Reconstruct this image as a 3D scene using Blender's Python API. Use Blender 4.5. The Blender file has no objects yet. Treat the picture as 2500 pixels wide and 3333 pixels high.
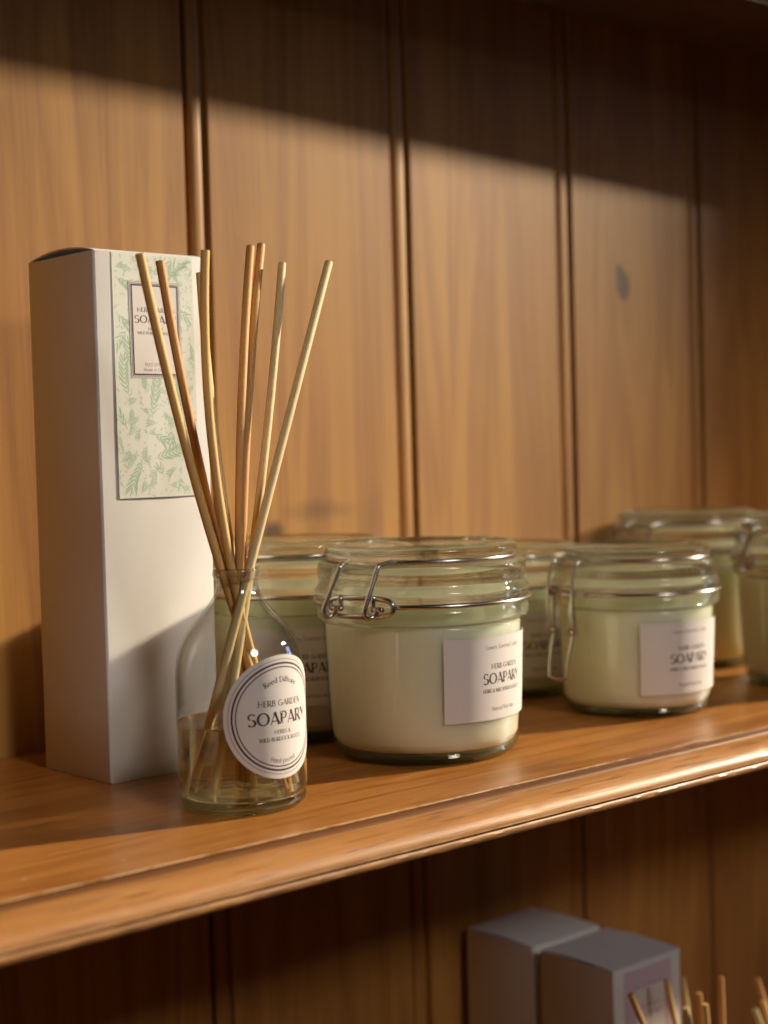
import bpy, bmesh, math, random
from mathutils import Vector, Matrix, noise

random.seed(7)
scene = bpy.context.scene
col = scene.collection
PI = math.pi

# ------------------------------------------------------------------ camera
CAM = Vector((0.0, 0.0, 0.13475))
right = Vector((0.7505, -0.6603, -0.0278)).normalized()
fwd = Vector((0.6593, 0.7510, -0.0375)).normalized()
up = right.cross(fwd).normalized()
fwd = up.cross(right).normalized()
cd = bpy.data.cameras.new('camera')
cam = bpy.data.objects.new('camera', cd)
col.objects.link(cam)
cam.matrix_world = Matrix(((right.x, up.x, -fwd.x, CAM.x), (right.y, up.y, -fwd.y, CAM.y),
                           (right.z, up.z, -fwd.z, CAM.z), (0, 0, 0, 1)))
cd.sensor_fit = 'VERTICAL'
cd.sensor_height = 36.0
cd.lens = 5117.7 / 3333.0 * 36.0
cd.clip_start = 0.01
cd.clip_end = 30.0
cd.dof.use_dof = True
cd.dof.focus_distance = 0.632
cd.dof.aperture_fstop = 7.0
cd.dof.aperture_blades = 0
scene.camera = cam

# ------------------------------------------------------------------ world and light
world = bpy.data.worlds.new('World')
scene.world = world
world.use_nodes = True
wn = world.node_tree
wn.nodes.clear()
wo = wn.nodes.new('ShaderNodeOutputWorld')
wb = wn.nodes.new('ShaderNodeBackground')
wb.inputs['Color'].default_value = (1.0, 0.90, 0.80, 1)
wb.inputs['Strength'].default_value = 0.008
wn.links.new(wb.outputs[0], wo.inputs[0])

def area(name, loc, target, size, sy, power, color, shape='RECTANGLE'):
    ld = bpy.data.lights.new(name, 'AREA')
    ld.shape = shape
    ld.size = size
    if shape in ('RECTANGLE', 'ELLIPSE'):
        ld.size_y = sy
    ld.energy = power
    ld.color = color
    o = bpy.data.objects.new(name, ld)
    col.objects.link(o)
    o.location = loc
    d = (Vector(target) - Vector(loc)).normalized()
    o.rotation_euler = d.to_track_quat('-Z', 'Y').to_euler()
    return o

KEY_T = Vector((0.50, 0.55, 0.08))
KEY_D = Vector((1.0, -0.335, 0.445))
area('key_lamp', KEY_T + KEY_D * 5.6, KEY_T, 0.27, 0.27, 930.0, (1.0, 0.82, 0.585), 'DISK')
area('window_light', (4.2, -0.45, 0.85), (0.55, 0.5, 0.08), 0.5, 0.8, 18.0, (0.40, 0.60, 1.0))
fl_t = Vector((0.60, 0.657, 0.02))
fl = area('fill_front', fl_t + Vector((-0.08, -1.12, 0.64)), fl_t, 1.5, 0.40, 0.60, (1.0, 0.91, 0.84))
fl.data.spread = math.radians(16)  # added fill for the fronts, beam narrowed to leave the upper boards dark
area('fill_left', (-1.3, 0.20, 0.02), (0.4, 0.58, 0.02), 0.5, 1.1, 0.15, (0.92, 0.96, 0.86))  # unseen fill added to lift the left faces

scene.render.engine = 'CYCLES'
cy = scene.cycles
cy.max_bounces = 14
cy.transmission_bounces = 14
cy.glossy_bounces = 6
cy.diffuse_bounces = 4
cy.transparent_max_bounces = 24
cy.caustics_reflective = False
cy.caustics_refractive = True
cy.blur_glossy = 0.6
cy.sample_clamp_indirect = 3.0
cy.use_denoising = True
try:
    cy.denoiser = 'OPENIMAGEDENOISE'
except Exception:
    pass
vs = scene.view_settings
vs.view_transform = 'Standard'
vs.look = 'None'
vs.exposure = 0.0
vs.gamma = 1.0
vs.use_curve_mapping = False

# ------------------------------------------------------------------ helpers
def link(name, mesh, mat=None, parent=None, smooth=True):
    o = bpy.data.objects.new(name, mesh)
    col.objects.link(o)
    if mat is not None:
        mesh.materials.append(mat)
    if parent is not None:
        o.parent = parent
    if smooth:
        for p in mesh.polygons:
            p.use_smooth = True
    return o

def mesh_from(name, verts, faces):
    me = bpy.data.meshes.new(name)
    me.from_pydata([tuple(v) for v in verts], [], faces)
    me.update()
    return me

def part(name, verts, faces, mat, parent=None, smooth=True):
    return link(name, mesh_from(name, verts, faces), mat, parent, smooth)

def thing(name, label, cat, loc=(0, 0, 0), rz=0.0, group=None):
    o = bpy.data.objects.new(name, None)
    o.empty_display_size = 0.02
    col.objects.link(o)
    o.location = loc
    o.rotation_euler = (0, 0, rz)
    tag(o, label, cat, group)
    return o

def tag(o, label, cat, group=None):
    o['label'] = label
    o['category'] = cat
    if group:
        o['group'] = group

def autosmooth(o, ang=35):
    """mark sharp edges over an angle"""
    me = o.data
    bm = bmesh.new(); bm.from_mesh(me)
    a = math.radians(ang)
    for e in bm.edges:
        if len(e.link_faces) == 2 and e.calc_face_angle(0) > a:
            e.smooth = False
    bm.to_mesh(me); bm.free()

def lathe(prof, seg=96, closed=False, wob=None):
    """prof list of (r,z); closed joins the last ring to the first. normals outwards for a profile that runs upwards outside"""
    V, F = [], []
    n = len(prof)
    idx = []
    for (r, z) in prof:
        if r < 1e-7:
            idx.append([len(V)] * seg); V.append((0, 0, z))
        else:
            base = len(V)
            for k in range(seg):
                a = 2 * PI * k / seg
                rr, zz = (r, z) if wob is None else wob(r, z, a, k)
                V.append((rr * math.cos(a), rr * math.sin(a), zz))
            idx.append([base + k for k in range(seg)])
    m = n if closed else n - 1
    for i in range(m):
        A, B = idx[i], idx[(i + 1) % n]
        for k in range(seg):
            k2 = (k + 1) % seg
            q = [A[k], A[k2], B[k2], B[k]]
            q2 = []
            for v in q:
                if v not in q2: q2.append(v)
            if len(q2) >= 3: F.append(q2)
    return V, F

def smoothprof(pts, it=1):
    """Chaikin rounding of an open profile"""
    for _ in range(it):
        out = [pts[0]]
        for a, b in zip(pts[:-1], pts[1:]):
            out.append((a[0] * .75 + b[0] * .25, a[1] * .75 + b[1] * .25))
            out.append((a[0] * .25 + b[0] * .75, a[1] * .25 + b[1] * .75))
        out.append(pts[-1])
        pts = out
    return pts

def smooth3(pts, it=2, closed=False):
    pts = [Vector(p) for p in pts]
    for _ in range(it):
        out = []
        n = len(pts)
        rng = range(n) if closed else range(n - 1)
        if not closed: out.append(pts[0])
        for i in rng:
            a, b = pts[i], pts[(i + 1) % n]
            out.append(a.lerp(b, .25)); out.append(a.lerp(b, .75))
        if not closed: out.append(pts[-1])
        pts = out
    return pts

def tube(pts, rad, seg=8, closed=False, caps=True, V=None, F=None, taper=None):
    if V is None: V, F = [], []
    pts = [Vector(p) for p in pts]
    n = len(pts)
    prev = None
    rings = []
    for i in range(n):
        if closed: t = pts[(i + 1) % n] - pts[i - 1]
        else: t = pts[min(i + 1, n - 1)] - pts[max(i - 1, 0)]
        t.normalize()
        if prev is None:
            u = t.orthogonal().normalized()
        else:
            u = (prev - t * prev.dot(t)).normalized()
        prev = u
        w = t.cross(u)
        r = rad if taper is None else rad * taper(i / (n - 1))
        base = len(V)
        for k in range(seg):
            a = 2 * PI * k / seg
            V.append(pts[i] + (u * math.cos(a) + w * math.sin(a)) * r)
        rings.append(base)
    m = n if closed else n - 1
    for i in range(m):
        A, B = rings[i], rings[(i + 1) % n]
        for k in range(seg):
            k2 = (k + 1) % seg
            F.append([A + k, A + k2, B + k2, B + k])
    if caps and not closed:
        F.append([rings[0] + k for k in range(seg)][::-1])
        F.append([rings[-1] + k for k in range(seg)])
    return V, F

def box_vf(x0, x1, y0, y1, z0, z1, V=None, F=None):
    if V is None: V, F = [], []
    b = len(V)
    V += [(x0, y0, z0), (x1, y0, z0), (x1, y1, z0), (x0, y1, z0), (x0, y0, z1), (x1, y0, z1), (x1, y1, z1), (x0, y1, z1)]
    F += [[b + i for i in f] for f in ((0, 3, 2, 1), (4, 5, 6, 7), (0, 1, 5, 4), (1, 2, 6, 5), (2, 3, 7, 6), (3, 0, 4, 7))]
    return V, F

# ------------------------------------------------------------------ materials
class NT:
    def __init__(self, name):
        self.m = bpy.data.materials.new(name)
        self.m.use_nodes = True
        self.t = self.m.node_tree
        self.t.nodes.clear()
        self.out = self.n('ShaderNodeOutputMaterial')
    def n(self, typ, **kw):
        nd = self.t.nodes.new(typ)
        for k, v in kw.items():
            if k.startswith('i_'):
                nd.inputs[k[2:].replace('_', ' ')].default_value = v
            else:
                setattr(nd, k, v)
        return nd
    def l(self, a, b):
        self.t.links.new(a, b)
    def math(self, op, a, b=None, clamp=False):
        nd = self.n('ShaderNodeMath', operation=op, use_clamp=clamp)
        for i, v in enumerate((a, b)):
            if v is None: continue
            if isinstance(v, (int, float)): nd.inputs[i].default_value = v
            else: self.l(v, nd.inputs[i])
        return nd.outputs[0]
    def mix(self, fac, a, b, blend='MIX'):
        nd = self.n('ShaderNodeMix', data_type='RGBA', blend_type=blend)
        for s, v in ((0, fac), (6, a), (7, b)):
            if isinstance(v, (int, float)): nd.inputs[s].default_value = v
            elif isinstance(v, (tuple, list)): nd.inputs[s].default_value = (*v, 1) if len(v) == 3 else v
            else: self.l(v, nd.inputs[s])
        return nd.outputs[2]
    def ramp(self, fac, stops):
        nd = self.n('ShaderNodeValToRGB')
        cr = nd.color_ramp
        while len(cr.elements) < len(stops): cr.elements.new(0.5)
        for e, (p, c) in zip(cr.elements, stops):
            e.position = p
            e.color = (*c, 1) if len(c) == 3 else c
        self.l(fac, nd.inputs[0])
        return nd.outputs[0]
    def coords(self, scale=(1, 1, 1), loc=(0, 0, 0), kind='Object'):
        tc = self.n('ShaderNodeTexCoord')
        mp = self.n('ShaderNodeMapping')
        mp.inputs['Scale'].default_value = scale
        mp.inputs['Location'].default_value = loc
        self.l(tc.outputs[kind], mp.inputs[0])
        return mp.outputs[0]
    def noise(self, vec, scale, detail=4, rough=.5, dist=0.0):
        nd = self.n('ShaderNodeTexNoise')
        nd.inputs['Scale'].default_value = scale
        nd.inputs['Detail'].default_value = detail
        nd.inputs['Roughness'].default_value = rough
        nd.inputs['Distortion'].default_value = dist
        self.l(vec, nd.inputs['Vector'])
        return nd.outputs['Fac']
    def bsdf(self, **kw):
        nd = self.n('ShaderNodeBsdfPrincipled')
        for k, v in kw.items():
            k = k.replace('_', ' ')
            if isinstance(v, (int, float)): nd.inputs[k].default_value = v
            elif isinstance(v, tuple): nd.inputs[k].default_value = (*v, 1) if len(v) == 3 and k in ('Base Color', 'Specular Tint', 'Coat Tint') else v
            else: self.l(v, nd.inputs[k])
        self.l(nd.outputs[0], self.out.inputs[0])
        return nd
    def bump(self, h, strength, dist):
        nd = self.n('ShaderNodeBump')
        nd.inputs['Strength'].default_value = strength
        nd.inputs['Distance'].default_value = dist
        self.l(h, nd.inputs['Height'])
        return nd.outputs[0]

def wood(name, along, dark, mid, light, rough=.42, coat=.25, coat_rough=.2, seed=0.0, knots=(), scale=1.0, worn=False, fine_amt=.40, planks=False):
    """pine grain. along: axis letter the grain runs along"""
    T = NT(name)
    lowf = {'X': (2.0, 26, 26), 'Z': (20, 20, 1.3)}[along]
    finf = {'X': (40, 850, 850), 'Z': (620, 620, 9)}[along]
    v0 = T.coords(tuple(s * scale for s in lowf), (seed, seed * 1.7, seed * .6))
    v1 = T.coords(tuple(s * scale for s in finf), (seed, seed, seed))
    v2 = T.coords((5, 5, 5), (seed, 0, seed))
    big = T.noise(v0, 1.0, 5, .55, .8)
    rings = T.math('FRACT', T.math('MULTIPLY', big, 7.0))
    rings = T.math('ABSOLUTE', T.math('SUBTRACT', rings, .5))
    fine = T.noise(v1, 1.0, 3, .6)
    blot = T.noise(v2, 1.0, 3, .5)
    f = T.math('ADD', T.math('MULTIPLY', rings, .55), T.math('MULTIPLY', fine, fine_amt))
    f = T.math('ADD', f, T.math('MULTIPLY', T.math('SUBTRACT', big, .5), .55))
    f = T.math('ADD', f, T.math('MULTIPLY', T.math('SUBTRACT', blot, .5), .35), clamp=True)
    c = T.ramp(f, [(.12, dark), (.45, mid), (.80, light)])
    geo = T.n('ShaderNodeTexCoord').outputs['Object']
    sep = T.n('ShaderNodeSeparateXYZ'); T.l(geo, sep.inputs[0])
    if planks:      # every board is cut from another piece of timber
        cell = T.math('FLOOR', T.math('DIVIDE', T.math('SUBTRACT', sep.outputs[0], .0435), .1358))
        wnz = T.n('ShaderNodeTexWhiteNoise', noise_dimensions='1D')
        T.l(T.math('ADD', cell, 3.37), wnz.inputs['W'])
        tone = T.math('ADD', .86, T.math('MULTIPLY', wnz.outputs['Value'], .22))
        cc = T.n('ShaderNodeCombineColor')
        for i_ in range(3): T.l(T.math('POWER', tone, (.8, 1.0, 1.35)[i_]), cc.inputs[i_])
        c = T.mix(1.0, c, cc.outputs[0], 'MULTIPLY')
    for (kx, kz, rx, rz_, amt) in knots:
        wob = T.math('MULTIPLY', T.math('SUBTRACT', T.noise(geo, 90, 2), .5), .9)
        dx = T.math('DIVIDE', T.math('SUBTRACT', sep.outputs[0], kx), rx)
        dz = T.math('DIVIDE', T.math('SUBTRACT', sep.outputs[2], kz), rz_)
        d = T.math('SQRT', T.math('ADD', T.math('MULTIPLY', dx, dx), T.math('MULTIPLY', dz, dz)))
        d = T.math('ADD', d, wob)
        k = T.math('MULTIPLY', T.math('SUBTRACT', 1.25, d, clamp=True), amt)
        c = T.mix(k, c, (.075, .026, .006))
    if worn:
        # pale chipped varnish along the edge and dark dents on the moulding
        vx = T.coords((90, 500, 700), (seed, 0, 0))
        nn = T.noise(vx, 1.0, 4, .6)
        pat = T.noise(T.coords((14, 2, 2)), 1.0, 2)
        dy = T.math('ABSOLUTE', T.math('SUBTRACT', sep.outputs[1], .4400))
        dz = T.math('ABSOLUTE', T.math('SUBTRACT', sep.outputs[2], -.0001))
        ed = T.math('ADD', dy, dz)
        em = T.math('SUBTRACT', 1.0, T.math('DIVIDE', ed, .0011), clamp=True)
        em = T.math('MULTIPLY', em, T.math('MULTIPLY', T.math('SUBTRACT', T.math('ADD', nn, T.math('MULTIPLY', pat, .8)), .84), 9.0, clamp=True))
        c = T.mix(em, c, (.78, .58, .36))
        # ovolo: varnish rubbed through to paler timber; shade of the quirk above it painted in
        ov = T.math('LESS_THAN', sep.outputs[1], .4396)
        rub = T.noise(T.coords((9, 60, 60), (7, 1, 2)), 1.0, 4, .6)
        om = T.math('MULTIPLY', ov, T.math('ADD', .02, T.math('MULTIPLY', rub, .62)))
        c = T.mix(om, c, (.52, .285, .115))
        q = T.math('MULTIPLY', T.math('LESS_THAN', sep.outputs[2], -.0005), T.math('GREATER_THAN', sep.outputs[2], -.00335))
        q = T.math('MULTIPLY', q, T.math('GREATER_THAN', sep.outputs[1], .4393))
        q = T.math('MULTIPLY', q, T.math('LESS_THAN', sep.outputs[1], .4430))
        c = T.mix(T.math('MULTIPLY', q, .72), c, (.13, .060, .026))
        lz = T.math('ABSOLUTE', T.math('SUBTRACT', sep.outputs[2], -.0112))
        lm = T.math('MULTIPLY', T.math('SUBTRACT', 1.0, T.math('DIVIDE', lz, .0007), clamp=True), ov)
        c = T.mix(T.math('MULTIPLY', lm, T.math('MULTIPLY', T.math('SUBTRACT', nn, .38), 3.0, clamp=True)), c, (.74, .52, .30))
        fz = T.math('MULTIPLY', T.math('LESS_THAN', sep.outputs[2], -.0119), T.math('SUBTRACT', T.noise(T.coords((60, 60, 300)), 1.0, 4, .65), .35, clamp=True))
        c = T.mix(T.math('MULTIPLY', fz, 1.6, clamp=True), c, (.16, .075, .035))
        for (sx, sy, sr) in ((.2432, .4588, .0011), (.2352, .4640, .0007), (.2783, .4549, .0009), (.2690, .4820, .0006)):
            ddx = T.math('SUBTRACT', sep.outputs[0], sx); ddy = T.math('SUBTRACT', sep.outputs[1], sy)
            dd = T.math('SQRT', T.math('ADD', T.math('MULTIPLY', ddx, ddx), T.math('MULTIPLY', T.math('MULTIPLY', ddy, ddy), .4)))
            dd = T.math('ADD', T.math('DIVIDE', dd, sr), T.math('MULTIPLY', T.noise(geo, 900, 2), .6))
            c = T.mix(T.math('MULTIPLY', T.math('SUBTRACT', 1.35, dd, clamp=True), .6), c, (.66, .58, .50))
        v3 = T.coords((30, 260, 900), (3.1, 1, 0))
        sc = T.noise(v3, 1.0, 3, .65)
        band = T.math('LESS_THAN', sep.outputs[1], .4392)
        sm = T.math('MULTIPLY', T.math('MULTIPLY', T.math('SUBTRACT', sc, .56), 7.0, clamp=True), T.math('MULTIPLY', band, .8))
        c = T.mix(sm, c, (.16, .06, .025))
        v4 = T.coords((300, 420, 420), (1, 1, 0))
        sp = T.noise(v4, 1.0, 1, .4)
        sm2 = T.math('MULTIPLY', T.math('MULTIPLY', T.math('SUBTRACT', sp, .76), 14.0, clamp=True), .5)
        c = T.mix(sm2, c, (.62, .46, .34))
    h = T.math('ADD', T.math('MULTIPLY', fine, .6), T.math('MULTIPLY', rings, .4))
    rr = T.math('ADD', rough - .08, T.math('MULTIPLY', fine, .16))
    if worn:
        rr = T.math('ADD', rr, T.math('MULTIPLY', om, .10))
        coat = T.math('SUBTRACT', coat, T.math('MULTIPLY', om, .30), clamp=True)
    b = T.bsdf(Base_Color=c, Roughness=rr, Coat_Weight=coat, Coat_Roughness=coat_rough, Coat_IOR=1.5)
    T.l(T.bump(h, .45 if worn else .25, .0004 if worn else .00025), b.inputs['Normal'])
    return T.m

M_BACK = wood('pine_back', 'Z', (.29, .122, .024), (.41, .202, .042), (.50, .270, .064), rough=.55, coat=.10, coat_rough=.45, fine_amt=.30, planks=True,
              seed=1.3, knots=((.7865, .2376, .0060, .0085, 2.2), (.7825, .2460, .0035, .006, 1.2), (.7865, .238, .012, .030, .16), (.4985, .094, .008, .007, 1.3), (.53, .105, .022, .006, .5), (.567, .10, .01, .02, .22), (.60, .19, .014, .03, .15), (.475, .15, .01, .05, .12)))
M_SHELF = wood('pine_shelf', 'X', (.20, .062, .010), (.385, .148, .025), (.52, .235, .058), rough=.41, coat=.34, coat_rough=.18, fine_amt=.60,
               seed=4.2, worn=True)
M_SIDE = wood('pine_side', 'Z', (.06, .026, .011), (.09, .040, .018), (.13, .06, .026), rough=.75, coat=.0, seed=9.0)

def paper(name, colr, rough=.7, fleck=.0):
    T = NT(name)
    v = T.coords((1, 1, 1))
    n1 = T.noise(v, 900, 3, .6)
    n2 = T.noise(v, 45, 3, .5)
    f = T.math('ADD', T.math('MULTIPLY', n1, .35), T.math('MULTIPLY', n2, .65))
    c = T.mix(f, tuple(x * .93 for x in colr), tuple(min(1, x * 1.04) for x in colr))
    b = T.bsdf(Base_Color=c, Roughness=rough)
    T.l(T.bump(n1, .12, .0001), b.inputs['Normal'])
    return T.m

M_CARTON = paper('white_card', (.775, .775, .765), .62)
M_CARD_SHADE = paper('card_gap_shade', (.16, .10, .07), .8)  # dark tone paints the shade in the gap under the top flap
M_LABEL = paper('label_paper', (.72, .695, .68), .55)
M_PRINTBG = paper('cream_print', (.72, .76, .70), .55)
M_PINK = paper('pink_print', (.62, .50, .57), .6)

def flat(name, colr, rough=.6):
    T = NT(name); T.bsdf(Base_Color=colr, Roughness=rough); return T.m
M_INK = flat('dark_plum_ink', (.035, .016, .020), .5)
M_INK2 = flat('grey_ink', (.10, .08, .085), .5)
M_GREEN = flat('sage_print', (.38, .545, .42), .55)
M_GREEN2 = flat('pale_sage_print', (.46, .59, .47), .55)
M_MAUVE = flat('mauve_print', (.38, .27, .42), .55)

def thin_glass(name, tint=(.97, .98, .96), edge=(.70, .76, .66), spec=.045, rough=.015):
    T = NT(name)
    g = T.n('ShaderNodeNewGeometry')
    dp = T.n('ShaderNodeVectorMath', operation='DOT_PRODUCT')
    T.l(g.outputs['Normal'], dp.inputs[0]); T.l(g.outputs['Incoming'], dp.inputs[1])
    x = T.math('SUBTRACT', 1.0, T.math('ABSOLUTE', dp.outputs['Value']), clamp=True)
    f5 = T.math('POWER', x, 5.0)
    fr = T.math('ADD', spec, T.math('MULTIPLY', f5, 1 - spec), clamp=True)
    f3 = T.math('POWER', x, 3.0)
    tr = T.n('ShaderNodeBsdfTransparent')
    T.l(T.mix(f3, tint, edge), tr.inputs[0])
    gl = T.n('ShaderNodeBsdfGlossy')
    gl.inputs['Roughness'].default_value = rough
    # moulded glass is never quite smooth
    nz = T.noise(T.coords((60, 60, 25)), 1.0, 2, .5)
    T.l(T.bump(nz, .12, .0008), gl.inputs['Normal'])
    mx = T.n('ShaderNodeMixShader')
    T.l(fr, mx.inputs[0]); T.l(tr.outputs[0], mx.inputs[1]); T.l(gl.outputs[0], mx.inputs[2])
    T.l(mx.outputs[0], T.out.inputs[0])
    return T.m

def solid_glass(name, colr, ior=1.5, rough=0.0, absorb=None, dens=0.0, bumpy=True, leak=0.0, haze=0.0, glow_above=None):
    T = NT(name)
    gl = T.n('ShaderNodeBsdfGlass')
    gl.inputs['Color'].default_value = (*colr, 1)
    gl.inputs['IOR'].default_value = ior
    gl.inputs['Roughness'].default_value = rough
    if bumpy:
        nz = T.noise(T.coords((40, 40, 120)), 1.0, 2, .5)
        T.l(T.bump(nz, .10, .0006), gl.inputs['Normal'])
    sh = gl.outputs[0]
    if leak:
        tr = T.n('ShaderNodeBsdfTransparent'); tr.inputs[0].default_value = (*colr, 1)
        mx = T.n('ShaderNodeMixShader'); mx.inputs[0].default_value = leak
        T.l(sh, mx.inputs[1]); T.l(tr.outputs[0], mx.inputs[2]); sh = mx.outputs[0]
    if haze:
        tl = T.n('ShaderNodeBsdfDiffuse'); tl.inputs[0].default_value = (.88, .84, .58, 1)
        mx = T.n('ShaderNodeMixShader'); mx.inputs[0].default_value = haze
        if glow_above is not None:     # pale diffuse share stands in for light gathered in the floor; rim stays clear
            so = T.n('ShaderNodeSeparateXYZ'); T.l(T.n('ShaderNodeTexCoord').outputs['Object'], so.inputs[0])
            rr_ = T.math('SQRT', T.math('ADD', T.math('MULTIPLY', so.outputs[0], so.outputs[0]), T.math('MULTIPLY', so.outputs[1], so.outputs[1])))
            blot = T.noise(T.coords((1, 1, 1)), 110, 2)
            hz = T.math('MULTIPLY', T.math('MULTIPLY', T.math('GREATER_THAN', so.outputs[2], glow_above), T.math('LESS_THAN', rr_, .0225)), T.math('MULTIPLY', T.math('SUBTRACT', blot, .36, clamp=True), 4.0, clamp=True))
            T.l(T.math('MULTIPLY', hz, haze), mx.inputs[0])
        T.l(sh, mx.inputs[1]); T.l(tl.outputs[0], mx.inputs[2]); sh = mx.outputs[0]
    T.l(sh, T.out.inputs[0])
    if absorb:
        va = T.n('ShaderNodeVolumeAbsorption')
        va.inputs['Color'].default_value = (*absorb, 1)
        va.inputs['Density'].default_value = dens
        T.l(va.outputs[0], T.out.inputs[1])
    return T.m

M_SHELL = thin_glass('clear_jar_glass', (.985, .988, .97), (.78, .80, .70), .045)
M_BOTTLE = thin_glass('clear_bottle_glass', (.97, .98, .97), (.62, .62, .56), .05)
M_GLASS = solid_glass('pressed_glass', (.975, .985, .955), 1.5, 0.0, (.82, .85, .74), 6.0, leak=.28, haze=.012)
M_BASE = solid_glass('thick_base_glass', (.93, .96, .88), 1.5, 0.0, (.62, .70, .48), 25.0, leak=.25, haze=.04)
M_LIP = solid_glass('bottle_lip_glass', (.97, .98, .96), 1.5, leak=.4)
M_FOOT = solid_glass('bottle_foot_glass', (.95, .97, .88), 1.5, leak=.3, haze=.55, glow_above=.0036)
M_LIQ = solid_glass('scented_oil', (.99, .98, .93), 1.37, 0.0, (.94, .84, .20), 8.0, bumpy=False, leak=.40)

T = NT('candle_wax')
nz = T.noise(T.coords((1, 1, 1)), 40, 3)
T.bsdf(Base_Color=T.mix(nz, (.755, .775, .600), (.815, .830, .660)), Roughness=.45, Subsurface_Weight=1.0,
       Subsurface_Radius=(1.0, .85, .60), Subsurface_Scale=.016)
M_WAX = T.m

T = NT('wire_steel')
nz = T.noise(T.coords((1, 1, 1)), 400, 3)
T.bsdf(Base_Color=T.mix(nz, (.46, .43, .41), (.66, .63, .60)), Metallic=1.0, Roughness=.24)
M_WIRE = T.m

def reed_mat(name, a, b_):
    T = NT(name)
    v = T.coords((1500, 1500, 30))
    n1 = T.noise(v, 1.0, 3, .6)
    n2 = T.noise(T.coords((30, 30, 30)), 1.0, 2)
    c = T.mix(T.math('ADD', T.math('MULTIPLY', n1, .8), T.math('MULTIPLY', n2, .3), clamp=True), a, b_)
    bs = T.bsdf(Base_Color=c, Roughness=.6)
    T.l(T.bump(n1, .4, .0002), bs.inputs['Normal'])
    return T.m
M_REED = [reed_mat('reed_tan', (.60, .32, .09), (.84, .56, .22)),
          reed_mat('reed_amber', (.44, .20, .055), (.68, .38, .13)),
          reed_mat('reed_pale', (.54, .38, .17), (.78, .62, .34))]

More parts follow.
